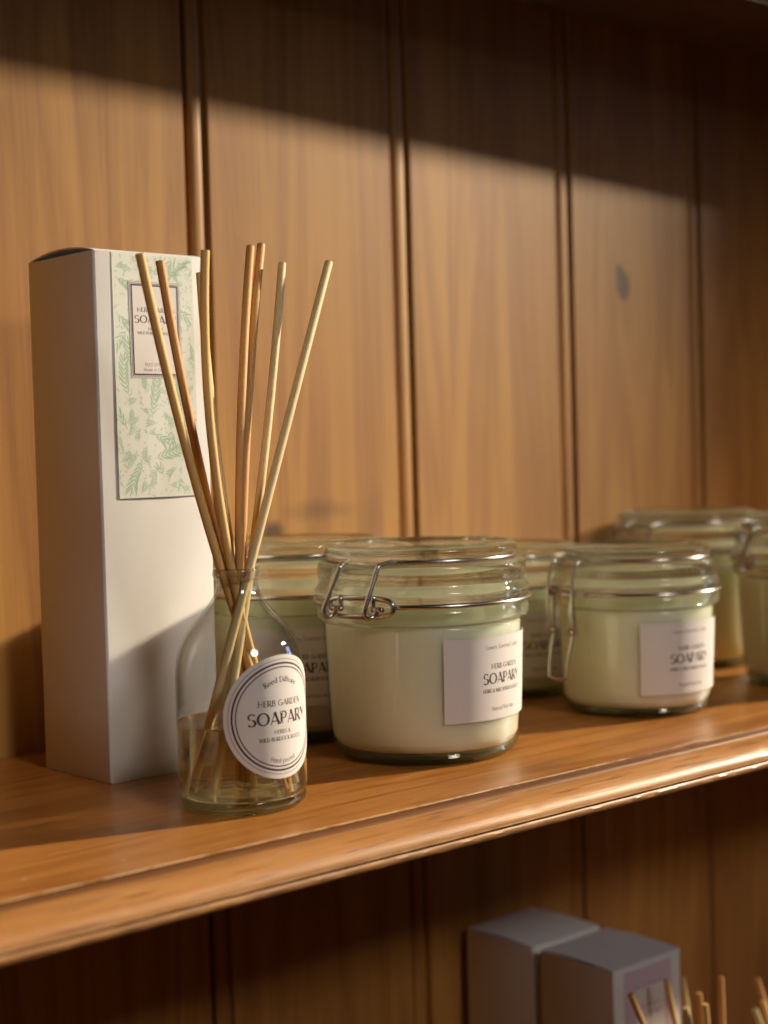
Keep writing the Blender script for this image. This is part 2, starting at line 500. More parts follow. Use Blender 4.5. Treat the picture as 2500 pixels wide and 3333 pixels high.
# ------------------------------------------------------------------ lettering
# every glyph: advance, strokes. stroke = ('p', [(x,y)..], w) or ('a', cx,cy,rx,ry,a0,a1, w) ; weights T thick, t thin
GU = {
 'A': (.78, [('p', [(.04, 0), (.39, 1)], 't'), ('p', [(.36, 1), (.74, 0)], 'T'), ('p', [(.16, .28), (.62, .28)], 't')]),
 'B': (.66, [('p', [(.12, 0), (.12, 1)], 'T'), ('p', [(.12, .98), (.32, .98)], 't'), ('p', [(.12, .52), (.34, .52)], 't'), ('p', [(.12, .02), (.34, .02)], 't'),
             ('a', .32, .75, .20, .23, 90, -90, 't'), ('a', .34, .27, .24, .25, 90, -90, 't')]),
 'C': (.82, [('a', .44, .5, .38, .48, 48, 312, 'T')]),
 'D': (.84, [('p', [(.12, 0), (.12, 1)], 'T'), ('p', [(.12, .98), (.36, .98)], 't'), ('p', [(.12, .02), (.36, .02)], 't'), ('a', .36, .5, .40, .48, 90, -90, 't')]),
 'E': (.60, [('p', [(.12, 0), (.12, 1)], 'T'), ('p', [(.12, .98), (.54, .98)], 't'), ('p', [(.12, .54), (.46, .54)], 't'), ('p', [(.12, .02), (.56, .02)], 't')]),
 'F': (.56, [('p', [(.12, 0), (.12, 1)], 'T'), ('p', [(.12, .98), (.52, .98)], 't'), ('p', [(.12, .52), (.44, .52)], 't')]),
 'G': (.88, [('a', .44, .5, .38, .48, 50, 322, 'T'), ('p', [(.46, .46), (.86, .46)], 't'), ('p', [(.76, .46), (.76, .06)], 'T')]),
 'H': (.80, [('p', [(.12, 0), (.12, 1)], 'T'), ('p', [(.68, 0), (.68, 1)], 't'), ('p', [(.12, .54), (.68, .54)], 't')]),
 'I': (.28, [('p', [(.14, 0), (.14, 1)], 'T')]),
 'K': (.74, [('p', [(.12, 0), (.12, 1)], 'T'), ('p', [(.64, 1), (.14, .50)], 't'), ('p', [(.26, .60), (.70, 0)], 'T')]),
 'L': (.56, [('p', [(.12, 0), (.12, 1)], 'T'), ('p', [(.12, .03), (.54, .03)], 't')]),
 'M': (.94, [('p', [(.12, 0), (.14, 1)], 't'), ('p', [(.14, 1), (.47, .08)], 'T'), ('p', [(.47, .08), (.80, 1)], 't'), ('p', [(.80, 1), (.84, 0)], 'T')]),
 'N': (.84, [('p', [(.12, 0), (.12, 1)], 't'), ('p', [(.12, 1), (.70, 0)], 'T'), ('p', [(.70, 0), (.70, 1)], 't')]),
 'O': (.98, [('a', .48, .5, .42, .48, 0, 360, 'O')]),
 'P': (.64, [('p', [(.12, 0), (.12, 1)], 'T'), ('p', [(.12, .98), (.32, .98)], 't'), ('p', [(.12, .44), (.32, .44)], 't'), ('a', .32, .71, .24, .27, 90, -90, 't')]),
 'R': (.72, [('p', [(.12, 0), (.12, 1)], 'T'), ('p', [(.12, .98), (.32, .98)], 't'), ('p', [(.12, .48), (.32, .48)], 't'), ('a', .32, .73, .23, .25, 90, -90, 't'), ('p', [(.34, .48), (.68, 0)], 'T')]),
 'S': (.68, [('a', .34, .74, .24, .24, 25, 250, 't'), ('a', .33, .26, .27, .25, 88, -150, 'T')]),
 'T': (.66, [('p', [(.33, 0), (.33, 1)], 'T'), ('p', [(.04, .97), (.62, .97)], 't')]),
 'U': (.80, [('p', [(.12, 1), (.12, .34)], 'T'), ('a', .40, .34, .28, .32, 180, 360, 't'), ('p', [(.68, .34), (.68, 1)], 't')]),
 'W': (1.06, [('p', [(.04, 1), (.30, 0)], 'T'), ('p', [(.30, 0), (.53, .95)], 't'), ('p', [(.53, .95), (.78, 0)], 'T'), ('p', [(.78, 0), (1.02, 1)], 't')]),
 'Y': (.74, [('p', [(.04, 1), (.38, .46)], 'T'), ('p', [(.72, 1), (.36, .44), (.36, 0)], 't')]),
 '&': (.80, [('a', .34, .76, .17, .21, -60, 240, 't'), ('p', [(.22, .62), (.70, .02)], 'T'), ('a', .34, .27, .26, .26, 120, 350, 't')]),
 ' ': (.34, []),
 'a': (.66, [('a', .31, .32, .25, .31, 0, 360, 'O'), ('p', [(.57, 0), (.57, .63)], 't')]),
 'c': (.58, [('a', .32, .32, .26, .31, 45, 315, 'T')]),
 'd': (.68, [('a', .31, .32, .25, .31, 0, 360, 'O'), ('p', [(.57, 0), (.57, 1.02)], 'T')]),
 'e': (.66, [('a', .32, .32, .27, .31, 5, 318, 'T'), ('p', [(.07, .34), (.59, .34)], 't')]),
 'f': (.36, [('p', [(.17, 0), (.17, .80)], 'T'), ('a', .33, .80, .16, .20, 180, 70, 't'), ('p', [(.03, .60), (.36, .60)], 't')]),
 'g': (.68, [('a', .31, .32, .25, .31, 0, 360, 'O'), ('p', [(.57, .62), (.57, -.06)], 't'), ('a', .32, -.06, .25, .22, 0, -160, 't')]),
 'i': (.24, [('p', [(.12, 0), (.12, .62)], 'T'), ('p', [(.12, .84), (.12, .96)], 'T')]),
 'l': (.24, [('p', [(.12, 0), (.12, 1.02)], 'T')]),
 'n': (.60, [('p', [(.11, 0), (.11, .63)], 'T'), ('a', .30, .38, .19, .25, 180, 0, 't'), ('p', [(.49, .38), (.49, 0)], 't')]),
 'o': (.66, [('a', .32, .32, .26, .31, 0, 360, 'O')]),
 'p': (.68, [('a', .36, .32, .25, .31, 0, 360, 'O'), ('p', [(.10, .63), (.10, -.30)], 'T')]),
 'r': (.40, [('p', [(.11, 0), (.11, .63)], 'T'), ('a', .32, .36, .21, .27, 180, 80, 't')]),
 's': (.46, [('a', .23, .47, .14, .15, 20, 260, 't'), ('a', .23, .17, .16, .16, 90, -150, 'T')]),
 't': (.36, [('p', [(.17, 0), (.17, .88)], 'T'), ('p', [(.02, .60), (.34, .60)], 't')]),
 'u': (.60, [('p', [(.11, .63), (.11, .25)], 'T'), ('a', .30, .25, .19, .24, 180, 360, 't'), ('p', [(.49, .63), (.49, 0)], 't')]),
 'x': (.54, [('p', [(.05, 0), (.49, .63)], 't'), ('p', [(.05, .63), (.49, 0)], 'T')]),
 'y': (.54, [('p', [(.04, .63), (.29, .03)], 'T'), ('p', [(.52, .63), (.16, -.28)], 't')]),
}

def ribbon(pts, ws, V, F, mp, lay):
    n = len(pts)
    L, R_ = [], []
    for i in range(n):
        a = pts[max(i - 1, 0)]; b = pts[min(i + 1, n - 1)]
        dx, dy = b[0] - a[0], b[1] - a[1]
        d = math.hypot(dx, dy) or 1
        nx, ny = -dy / d, dx / d
        w = ws[i] / 2
        L.append((pts[i][0] + nx * w, pts[i][1] + ny * w)); R_.append((pts[i][0] - nx * w, pts[i][1] - ny * w))
    base = len(V)
    for a, b in zip(L, R_):
        V.append(mp(a[0], a[1], lay)); V.append(mp(b[0], b[1], lay))
    for i in range(n - 1):
        F.append([base + 2 * i, base + 2 * i + 1, base + 2 * i + 3, base + 2 * i + 2])

def subdiv(pts, n):
    out = []
    for a, b in zip(pts[:-1], pts[1:]):
        for k in range(n): out.append((a[0] + (b[0] - a[0]) * k / n, a[1] + (b[1] - a[1]) * k / n))
    out.append(pts[-1])
    return out

def text_width(s, track):
    return sum(GU[c][0] + track for c in s) - track

def write(s, cx, cy, cap, mp, V, F, style='serif', width=None, arc=None, track=.06, ang0=90):
    """centre (cx,cy) baseline middle; arc=(radius) writes round a circle about (cx,cy)"""
    if style == 'serif': wT, wt = .18, .08
    elif style == 'bold': wT, wt = .21, .08
    else: wT = wt = .095
    tw = text_width(s, track)
    sx = cap if width is None else width / tw
    x = -tw / 2
    for ch in s:
        adv, strokes = GU[ch]
        for si, st in enumerate(strokes):
            if st[0] == 'p':
                pts = subdiv(st[1], 4)
                w = wT if st[2] == 'T' else wt
                ws = [w] * len(pts)
                if style != 'sans' and st[2] == 'T' and len(st[1]) == 2:      # flared stems
                    m = len(pts) - 1
                    ws = [w * (1 + .35 * abs(2 * i / m - 1) ** 4) for i in range(m + 1)]
            else:
                _, ax, ay, rx, ry, a0, a1, code = st
                n = max(8, int(abs(a1 - a0) / 15))
                pts, ws = [], []
                for k in range(n + 1):
                    a = math.radians(a0 + (a1 - a0) * k / n)
                    pts.append((ax + rx * math.cos(a), ay + ry * math.sin(a)))
                    if code == 't': ws.append(wt + (wT - wt) * .55 * abs(math.cos(a)) ** 2)
                    else: ws.append(wt + (wT - wt) * abs(math.cos(a)) ** 1.5)
            lay = 1 + (si % 5)
            if arc is None:
                P = [(cx + (x + p[0]) * sx, cy + p[1] * cap) for p in pts]
            else:
                P = []
                for p in pts:
                    s_len = (x + adv / 2) * sx
                    if arc > 0:
                        a = math.radians(ang0) - s_len / arc
                        ox, oy = cx + arc * math.cos(a), cy + arc * math.sin(a)
                        ux, uy = math.sin(a), -math.cos(a)
                        vx, vy = math.cos(a), math.sin(a)
                    else:
                        R0 = -arc
                        a = math.radians(ang0) + s_len / R0
                        ox, oy = cx + R0 * math.cos(a), cy + R0 * math.sin(a)
                        ux, uy = -math.sin(a), math.cos(a)
                        vx, vy = -math.cos(a), -math.sin(a)
                    qx, qy = (p[0] - adv / 2) * sx, p[1] * cap
                    P.append((ox + ux * qx + vx * qy, oy + uy * qx + vy * qy))
            ribbon(P, [w * cap for w in ws], V, F, mp, lay)
        x += adv + track

LAY = 6e-6
def cyl_map(R, zc, off=5e-5):
    """u along the circumference (to the right seen from outside), v up; azimuth 0 is local -Y"""
    def mp(u, v, lay=0):
        a = -PI / 2 + u / R
        r = R + off + lay * LAY
        return (r * math.cos(a), r * math.sin(a), zc + v)
    return mp

def grid_patch(u0, u1, v0, v1, nu, nv, mp, lay=0):
    V, F = [], []
    for j in range(nv + 1):
        for i in range(nu + 1):
            V.append(mp(u0 + (u1 - u0) * i / nu, v0 + (v1 - v0) * j / nv, lay))
    for j in range(nv):
        for i in range(nu):
            a = j * (nu + 1) + i
            F.append([a, a + 1, a + nu + 2, a + nu + 1])
    return V, F

# ------------------------------------------------------------------ bookcase
case = thing('bookcase', 'varnished pine bookcase with grooved board back and moulded shelf edges', 'bookcase')
YB = .657

def back_profile():
    """(x, y) of the beaded tongue-and-groove face"""
    pts = [(-.25, YB)]
    G = [-.097, .040, .177, .314, .4509, .5887, .7241, .854, .990, 1.126, 1.262, 1.398]
    for i, g in enumerate(G):
        if g > 1.38: break
        w1 = .0042 if i == 4 else .0030
        d1 = .0065 if i == 4 else .0032
        w2 = .0022
        bead0, bead1 = g + w1, g + .0118
        pts += [(g - .0006, YB), (g, YB + .0006), (g + .0004, YB + d1), (g + w1 - .0004, YB + d1), (bead0, YB + .0020)]
        n = 6
        for k in range(1, n):
            t = k / n
            pts.append((bead0 + (bead1 - bead0) * t, YB + .0016 - .0008 * math.sin(PI * t) ** .6))
        pts += [(bead1, YB + .0020), (bead1 + .0003, YB + .0038), (bead1 + w2, YB + .0038), (bead1 + w2 + .0005, YB + .0005), (bead1 + w2 + .0012, YB)]
    pts.append((1.40, YB))
    return pts
bp = back_profile()
V, F = [], []
for (x, y) in bp:
    V += [(x, y, -.50), (x, y, .62)]
for i in range(len(bp) - 1):
    a = 2 * i
    F.append([a, a + 2, a + 3, a + 1])
bk = [( -.25, YB + .02), (1.40, YB + .02)]
b0 = len(V)
V += [(-.25, YB + .02, -.50), (-.25, YB + .02, .62), (1.40, YB + .02, -.50), (1.40, YB + .02, .62)]
F.append([b0, b0 + 1, b0 + 3, b0 + 2])
o = part('back_panel', V, F, M_BACK, case)
autosmooth(o, 30)

def moulded_shelf(name, ztop, yfront, depth_to, x0, x1, thick=.0157, jitter=True, step=.0025):
    """cross-section in (dy, dz) from the top edge, dy<0 is towards the viewer"""
    prof = [(depth_to - yfront, 0.0), (.020, 0.0), (.0040, 0.0), (.0008, -.00002), (.0000, -.0003), (.0004, -.0010), (.0006, -.0020), (.0004, -.0029)]
    # ovolo
    n = 12
    ry, rz = .0135, .0080
    for k in range(n + 1):
        a = .10 + (PI / 2 - .10) * k / n
        prof.append((.0010 - .0151 * math.sin(a), -.0030 - rz * (1 - math.cos(a))))
    prof += [(-.0141, -.0114), (-.0135, -.0116), (-.0131, -.0121), (-.0136, -.0127), (-.0140, -.0134), (-.0139, -.0145), (-.0133, -.0153), (-.0124, -.0157), (-.0100, -thick), (depth_to - yfront, -thick)]
    V, F = [], []
    nx = int((x1 - x0) / step)
    m = len(prof)
    for i in range(nx + 1):
        x = x0 + (x1 - x0) * i / nx
        chip = 0.0
        if jitter:
            c = noise.noise(Vector((x * 160, 1.7, 0))) * .5 + noise.noise(Vector((x * 45, 5.7, 0))) * .7
            chip = max(0, c - .38) * .0016
            wv = noise.noise(Vector((x * 9, 2.2, 0))) * .00018
            dent = max(0, noise.noise(Vector((x * 70, 9.7, 3))) - .42) * .0016
        for j, (dy, dz) in enumerate(prof):
            yy, zz = yfront + dy, ztop + dz
            if jitter:
                if 3 <= j <= 5: yy += chip * (1.0 if j != 3 else 1.3); zz -= chip * (.25 if j == 3 else .5)
                if 8 < j < m - 2:
                    yy += wv
                    if j in (15, 16, 17): yy += dent; zz -= dent * .3
                if m - 9 <= j < m - 3:
                    yy += noise.noise(Vector((x * 120, j * .8, 0))) * .00025
            V.append((x, yy, zz))
    for i in range(nx):
        for j in range(m):
            j2 = (j + 1) % m
            a, b = i * m + j, i * m + j2
            F.append([a, b, b + m, a + m])
    F.append([j for j in range(m)][::-1])
    F.append([nx * m + j for j in range(m)])
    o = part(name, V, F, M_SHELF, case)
    autosmooth(o, 38)
    return o
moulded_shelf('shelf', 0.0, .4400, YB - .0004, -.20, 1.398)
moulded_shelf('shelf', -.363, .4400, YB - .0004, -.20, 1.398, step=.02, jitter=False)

# shallow cornice rail across the top of the opening
V, F = [], []
prof = [(0, 0), (.0, .0045), (-.0030, .0060), (-.0075, .010), (-.0095, .016), (-.0085, .023), (-.0040, .027), (-.0040, .032), (-.0060, .085), (.09, .085), (.09, 0)]
nx = 60
for i in range(nx + 1):
    x = -.2 + 1.598 * i / nx
    bow = -.017 * ((x - .35) / .6) ** 1.5 if x > .35 else 0
    yf = .5825 + bow
    for (dy, dz) in prof:
        yy = yf + dy
        if dy > .05: yy = YB - .0004
        V.append((x, yy, .4030 + dz))
m = len(prof)
for i in range(nx):
    for j in range(m):
        a, b = i * m + j, i * m + (j + 1) % m
        F.append([a, a + m, b + m, b])
F.append(list(range(m))); F.append([nx * m + j for j in range(m)][::-1])
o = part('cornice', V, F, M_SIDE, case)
autosmooth(o, 40)
V, F = box_vf(1.4005, 1.425, .58, YB + .02, -.50, .62)
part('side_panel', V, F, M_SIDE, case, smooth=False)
# unseen slab added beyond the bookcase to shade its right end
V, F = box_vf(2.30, 2.42, .085, 1.0, -1.2, 1.6)
o = part('light_blocker', V, F, flat('blocker_beige', (.55, .50, .44), .8), None, smooth=False)
o['kind'] = 'structure'

# pale specks of wax on the shelf front
# ------------------------------------------------------------------ carton
def plane_map(x0, z0, y, s=1.0):
    def mp(u, v, lay=0):
        return (x0 + u, y - 2e-4 - lay * LAY, z0 + v)
    return mp

def leaf(V, F, mp, x, y, a, L, w, lay, clip, bend=0.0):
    """lens shaped leaf"""
    n = 7
    pts, ws = [], []
    for k in range(n + 1):
        t = k / n
        aa = a + bend * t
        if k: px += L / n * math.cos(aa); py += L / n * math.sin(aa)
        else: px, py = x, y
        pts.append((px, py)); ws.append(w * math.sin(PI * min(1, t * .94 + .04)) ** .8)
    u0, u1, v0, v1 = clip
    for (px, py), ww in zip(pts, ws):
        if not (u0 + ww / 2 < px < u1 - ww / 2 and v0 + ww / 2 < py < v1 - ww / 2): return False
    ribbon(pts, ws, V, F, mp, lay)
    return True

def leaf_pattern(V, F, V2, F2, mp, clip, rng, dens=1.0):
    u0, u1, v0, v1 = clip
    W, H = u1 - u0, v1 - v0
    used = []
    lay = 1
    def free(x, y, d):
        return all((x - a) ** 2 + (y - b) ** 2 > d * d for a, b in used)
    # arching sprays with paired narrow leaves, drawn over a finer layer
    for (cnt, gap, stl, LL, wr_, nmin, nmax, tgt) in ((30, .0062, .0019, .0054, .165, 7, 11, 0), (300, .0033, .0012, .0030, .21, 3, 6, 1)):
        n_spray = tries = 0
        while tries < 900 and n_spray < cnt:
            tries += 1
            x = rng.uniform(u0, u1); y = rng.uniform(v0, v1)
            if not free(x, y, gap): continue
            n_spray += 1
            a = rng.uniform(0, 2 * PI)
            bend = rng.uniform(-.12, .12)
            n = rng.randint(nmin, nmax)
            pts = []
            for k in range(n):
                a += bend
                nx_, ny_ = x + stl * math.cos(a), y + stl * math.sin(a)
                if k > 1 and not free(nx_, ny_, .0028 if tgt == 0 else .0017): break
                if u0 + .0003 < nx_ < u1 - .0003 and v0 + .0003 < ny_ < v1 - .0003 and u0 < x < u1 and v0 < y < v1:
                    ribbon([(x, y), (nx_, ny_)], [.00018, .00018], V if tgt == 0 else V2, F if tgt == 0 else F2, mp, lay)
                x, y = nx_, ny_
                pts.append((x, y))
                env = math.sin(PI * (k + 1.2) / (n + 1.4)) ** .5
                L = LL * env * rng.uniform(.9, 1.1)
                w = L * wr_
                for sgn in (1, -1):
                    leaf(V if tgt == 0 else V2, F if tgt == 0 else F2, mp, x, y, a + sgn * rng.uniform(.60, .78), L, w, lay, clip, -sgn * .3)
            leaf(V if tgt == 0 else V2, F if tgt == 0 else F2, mp, x, y, a, LL * .8, LL * .8 * wr_, lay, clip)
            used += pts
            # the leaves themselves take room
            used += [(px + .0018 * math.cos(t), py + .0018 * math.sin(t)) for px, py in pts for t in (0, 2.1, 4.2)] if tgt == 0 else []
            lay = 1 + lay % 6
    # small filler sprigs, buds and dots
    for s in range(int(420 * dens)):
        x = rng.uniform(u0, u1); y = rng.uniform(v0, v1); a = rng.uniform(0, 2 * PI)
        leaf(V2, F2, mp, x, y, a, rng.uniform(.0009, .0019), rng.uniform(.0003, .0006), 7 + s % 3, clip, rng.uniform(-.4, .4))

CW, CD_, CH = .0560, .0530, .2215

def build_carton(name, label, loc, rz, group, pattern='green', arch=.0031, detailed=True, cw=CW, cdp=CD_, ch=CH, mat=None):
    root = thing(name, label, 'box', loc, rz, group)
    mat = mat or M_CARTON
    # tube of four walls with rounded folds, origin at the front left corner
    r = .0011
    outl = []
    for (cx_, cy_, a0) in ((r, r, 180), (cw - r, r, 270), (cw - r, cdp - r, 0), (r, cdp - r, 90)):
        for k in range(5):
            a = math.radians(a0 + 90 * k / 4)
            outl.append((cx_ + r * math.cos(a), cy_ + r * math.sin(a)))
    n = len(outl)
    V, F = [], []
    zs = [0.0, .0008, .03, .08, .14, .19, ch - .0006, ch]
    th = .0006
    for z in zs:
        ins = .0004 if z in (0.0,) else 0
        for (x, y) in outl:
            # card bulges by a hair
            b = .0007 * math.sin(PI * z / ch)
            bx_ = -b * math.sin(PI * x / cw) if y < .002 else 0
            by_ = -b * math.sin(PI * y / cdp) if x < .002 else 0
            V.append((x + by_ + (ins if x < cw / 2 else -ins), y + bx_ + (ins if y < cdp / 2 else -ins), z))
    for i in range(len(zs) - 1):
        for k in range(n):
            k2 = (k + 1) % n
            F.append([i * n + k, i * n + k2, (i + 1) * n + k2, (i + 1) * n + k])
    base = len(V)
    for z in (ch, .002):
        for (x, y) in outl:
            V.append((cw / 2 + (x - cw / 2) * (1 - 2 * th / cw), cdp / 2 + (y - cdp / 2) * (1 - 2 * th / cdp), z))
    top = (len(zs) - 1) * n
    for k in range(n):
        k2 = (k + 1) % n
        F.append([top + k, top + k2, base + k2, base + k])
        F.append([base + k, base + k2, base + n + k2, base + n + k])
    F.append([k for k in range(n)][::-1])
    F.append([base + n + k for k in range(n)])
    body = part('carton_body', V, F, mat, root)
    autosmooth(body, 30)
    # tucked top panel, slightly arched from front to back
    V, F = [], []
    m = 16
    for i in range(m + 1):
        t = i / m
        y = .0003 + (cdp - .0006) * t
        z = ch + .0002 + arch * math.sin(PI * t) ** .8
        for xx in (.0005, cw - .0005):
            V += [(xx, y, z), (xx, y, z - .0006)]
    for i in range(m):
        a = 4 * i
        F += [[a, a + 2, a + 6, a + 4], [a + 1, a + 5, a + 7, a + 3], [a, a + 4, a + 5, a + 1], [a + 2, a + 3, a + 7, a + 6]]
    F += [[0, 1, 3, 2], [4 * m, 4 * m + 2, 4 * m + 3, 4 * m + 1]]
    fl = part('top_flap', V, F, mat, root)
    autosmooth(fl, 40)
    if arch > .002:
        # dust flap folded down inside
        V, F = box_vf(.0016, .0021, .003, cdp - .003, ch - .016, ch + .0005)
        part('dust_flap', V, F, M_CARD_SHADE, root, smooth=False)
    return root

BX0, BY0, BRZ = .3409, .5650, .018
carton = build_carton('carton', 'tall white carton with green leaf patterned label behind the reed bottle', (BX0, BY0, 0.0), BRZ, None)
carton.rotation_euler = (0, 0, BRZ)

# label on its front face; local x = world x - BX0 roughly
def face_map(off=0.0):
    def mp(u, v, lay=0):
        b = .0007 * math.sin(PI * v / CH) * math.sin(PI * u / CW)
        return (u, -b - .00022 - off - lay * LAY, v)
    return mp
fm = face_map()
LU0, LU1, LV0, LV1 = .3495 - BX0, .3902 - BX0, .1187, .2213
V, F = grid_patch(LU0, LU1, LV0, LV1, 14, 26, fm, 0)
# give the sticker an edge
lab = part('label', V, F, M_PRINTBG, carton)
lab['label'] = 'pale green foliage sticker with framed white panel'
rng = random.Random(21)
V, F, V2, F2 = [], [], [], []
clip = (LU0, LU1, LV0, LV1)
leaf_pattern(V, F, V2, F2, fm, clip, rng, 1.0)
part('leaf_print', V, F, M_GREEN, lab, smooth=False)
part('sprig_print', V2, F2, M_GREEN2, lab, smooth=False)
# white framed panel
fx0, fx1, fz0, fz1 = .3572 - BX0, .3831 - BX0, .1691, .2096
pm = face_map(.00010)
V, F = grid_patch(fx0, fx1, fz0, fz1, 6, 10, pm, 0)
part('panel', V, F, M_LABEL, lab)
V, F = [], []
def frame(V, F, mp, x0, x1, z0, z1, w, lay):
    for (a, b) in (((x0, z0), (x1, z0)), ((x1, z0), (x1, z1)), ((x1, z1), (x0, z1)), ((x0, z1), (x0, z0))):
        dx, dz = (b[0] - a[0]), (b[1] - a[1]); d = math.hypot(dx, dz)
        e = (dx / d * w / 2, dz / d * w / 2)
        ribbon(subdiv([(a[0] - e[0], a[1] - e[1]), (b[0] + e[0], b[1] + e[1])], 8), [w] * 9, V, F, mp, lay)
        lay += 1
frame(V, F, pm, fx0 + .0001, fx1 - .0001, fz0 + .0001, fz1 - .0001, .00014, 1)
frame(V, F, pm, fx0 + .0008, fx1 - .0008, fz0 + .0008, fz1 - .0008, .00028, 1)
frame(V, F, pm, fx0 + .0015, fx1 - .0015, fz0 + .0015, fz1 - .0015, .00066, 1)
cxl = (fx0 + fx1) / 2
write('HERB GARDEN', cxl + .0005, .1969, .0018, pm, V, F, 'serif', width=.0190)
write('SOAPARY', cxl + .0001, .1923, .0031, pm, V, F, 'bold', width=.0212)
write('HERBS &', cxl, .1893, .00120, pm, V, F, 'serif', width=.0075)
write('WILD BURDOCK ROOTS', cxl - .0002, .18745, .00120, pm, V, F, 'serif', width=.0180)
write('REED DIFFUSER', cxl, .17412, .00125, pm, V, F, 'sans', width=.0120)
write('Made in England', cxl, .17195, .00128, pm, V, F, 'sans', width=.0135)
part('lettering', V, F, M_INK, lab, smooth=False)

# ------------------------------------------------------------------ candle jars
def to_cam_angle(x, y):
    return math.atan2(-y, -x)

JR = .0482
def jar_parts(root, s, clasp_az, label_az, label_w, label_h, label_z0, lever='closed'):
    """all lengths for the big jar, multiplied by s. azimuth in radians, 0 = local -Y, + = to the right seen from outside"""
    def S(p): return [(r * s, z * s) for r, z in p]
    # lower wall: thin moulded glass
    body = smoothprof([(.0393, .0012), (.0417, .0040), (.0427, .0085), (.0432, .0160), (.0438, .0290), (.0443, .0430), (.0447, .0530), (.0450, .0600)], 1)
    body += [(r_ - .0014, z_) for r_, z_ in body[::-1] if z_ > .006]
    V, F = lathe(S(body), 128)
    part('glass_body', V, F, M_SHELL, root)
    # thick base
    bp_ = [(0, .0016), (.030, .0014), (.0345, .0006), (.0365, .0), (.0380, .0003), (.0390, .0012), (.0408, .0034), (.0402, .0048), (.0385, .0050), (.030, .0046), (0, .0044)]
    V, F = lathe(S(bp_), 128, wob=lambda r, z, a, k: (r, z + (.00018 * s if (k % 2 and abs(r - .0365 * s) < 1e-6) else 0)))
    b = part('base', V, F, M_BASE, root)
    autosmooth(b, 50)
    # wax
    wx = [(0, .0054), (.0385, .0054), (.0403, .0066), (.0416, .0095), (.0422, .0160), (.0428, .0290), (.0433, .0430), (.0437, .0530), (.0438, .0590), (.0434, .0605), (.0426, .0620), (.0419, .0640), (.0410, .0680), (.0405, .0690), (.0395, .0692), (0, .0690)]
    V, F = lathe(S(wx), 96)
    w = part('wax', V, F, M_WAX, root)
    autosmooth(w, 50)
    # heavy ringed neck
    outer = [(.0450, .0602), (.0456, .0608), (.0473, .0614), (.0479, .0630), (.0479, .0655), (.0476, .0668), (.0469, .0680), (.0467, .0693), (.0470, .0706), (.0481, .0714), (.0484, .0732), (.0481, .0750), (.0472, .0762), (.0464, .0772), (.0462, .0785),
             (.0465, .0796), (.0470, .0806), (.0470, .0848), (.0464, .0862), (.0448, .0870)]
    outer = smoothprof(outer, 1)
    inner = [(.0405, .0870), (.0402, .0810), (.0410, .0740), (.0420, .0680), (.0434, .0630), (.0436, .0602)]
    V, F = lathe(S(outer + inner), 128, closed=True)
    part('neck', V, F, M_GLASS, root)
    # lid
    lo = [(0, .0875), (.0385, .0878), (.0393, .0862), (.0398, .0850), (.0403, .0864), (.0407, .0882), (.0412, .0892), (.0426, .0897), (.0432, .0908), (.0432, .0922), (.0425, .0934), (.0412, .0941), (.0402, .0943), (.0396, .0938), (.0385, .0930), (0, .0928)]
    V, F = lathe(S(lo), 180, wob=lambda r, z, a, k: (r, z + (.00035 * s if (k % 2 and abs(r - .0402 * s) < 1e-6) else 0)))
    l_ = part('lid', V, F, M_GLASS, root)
    autosmooth(l_, 50)
    # wires ------------------------------------------------------------
    wr = .00104 * s
    def loc(rad, tan, z, az=clasp_az):
        a = -PI / 2 + az
        er = (math.cos(a), math.sin(a)); et = (-math.sin(a), math.cos(a))
        return (er[0] * rad * s + et[0] * tan * s, er[1] * rad * s + et[1] * tan * s, z * s)
    V, F = [], []
    gap = .24
    # neck wire, open at the clasp
    g = .0165 / .0484
    ring = [(.0484 * s * math.cos(-PI / 2 + clasp_az + g + (2 * PI - 2 * g) * k / 90), .0484 * s * math.sin(-PI / 2 + clasp_az + g + (2 * PI - 2 * g) * k / 90), .0694 * s) for k in range(91)]
    tube(ring, wr, 8, V=V, F=F)
    # lid wire, in the groove under the lid
    g2 = .0115 / .0415
    ring = [(.0418 * s * math.cos(-PI / 2 + clasp_az + g2 + (2 * PI - 2 * g2) * k / 90), .0418 * s * math.sin(-PI / 2 + clasp_az + g2 + (2 * PI - 2 * g2) * k / 90), .0880 * s) for k in range(91)]
    tube(ring, wr, 8, V=V, F=F)
    part('wire_band', V, F, M_WIRE, root)
    V, F = [], []
    if lever == 'closed':
        for sg in (-1, 1):
            pts = [loc(.0400, sg * .0128, .0882), loc(.0418, sg * .0122, .0882), loc(.0465, sg * .0100, .0872), loc(.0476, sg * .0098, .0866), loc(.0482, sg * .0099 - .0003, .0850), loc(.0518, sg * .0103 - .0016, .0768),
                   loc(.0548, sg * .0107 - .0030, .0698), loc(.0554, sg * .0107 - .0032, .0672), loc(.0540, sg * .0107 - .0026, .0652), loc(.0516, sg * .0107 - .0012, .0656), loc(.0506, sg * .0107, .0676), loc(.0508, sg * .0107, .0698)]
            tube(smooth3(pts, 1), wr * 1.08, 8, V=V, F=F)
            # pivot pin
            tube([loc(.0506, sg * .0107 - .0024, .0688), loc(.0506, sg * .0107 + .0032, .0688)], wr * 1.1, 8, V=V, F=F)
            tube(smooth3([loc(.0498, sg * .0085, .0681), loc(.0500, sg * .0085, .0736), loc(.0492, sg * .0088, .0738)], 1), wr, 8, V=V, F=F)
        # long link
        hw, hh = .0168, .0040
        pts = []
        for k in range(28):
            a = 2 * PI * k / 28
            ca, sa = math.cos(a), math.sin(a)
            tx = hw * math.copysign(abs(ca) ** .45, ca); tz = hh * math.copysign(abs(sa) ** .75, sa)
            rad = math.sqrt(max(.0490 ** 2 - tx ** 2, 0)) + .0010
            pts.append(loc(rad, tx, .0694 + tz))
        tube(pts, wr * 1.1, 8, closed=True, V=V, F=F)
    else:
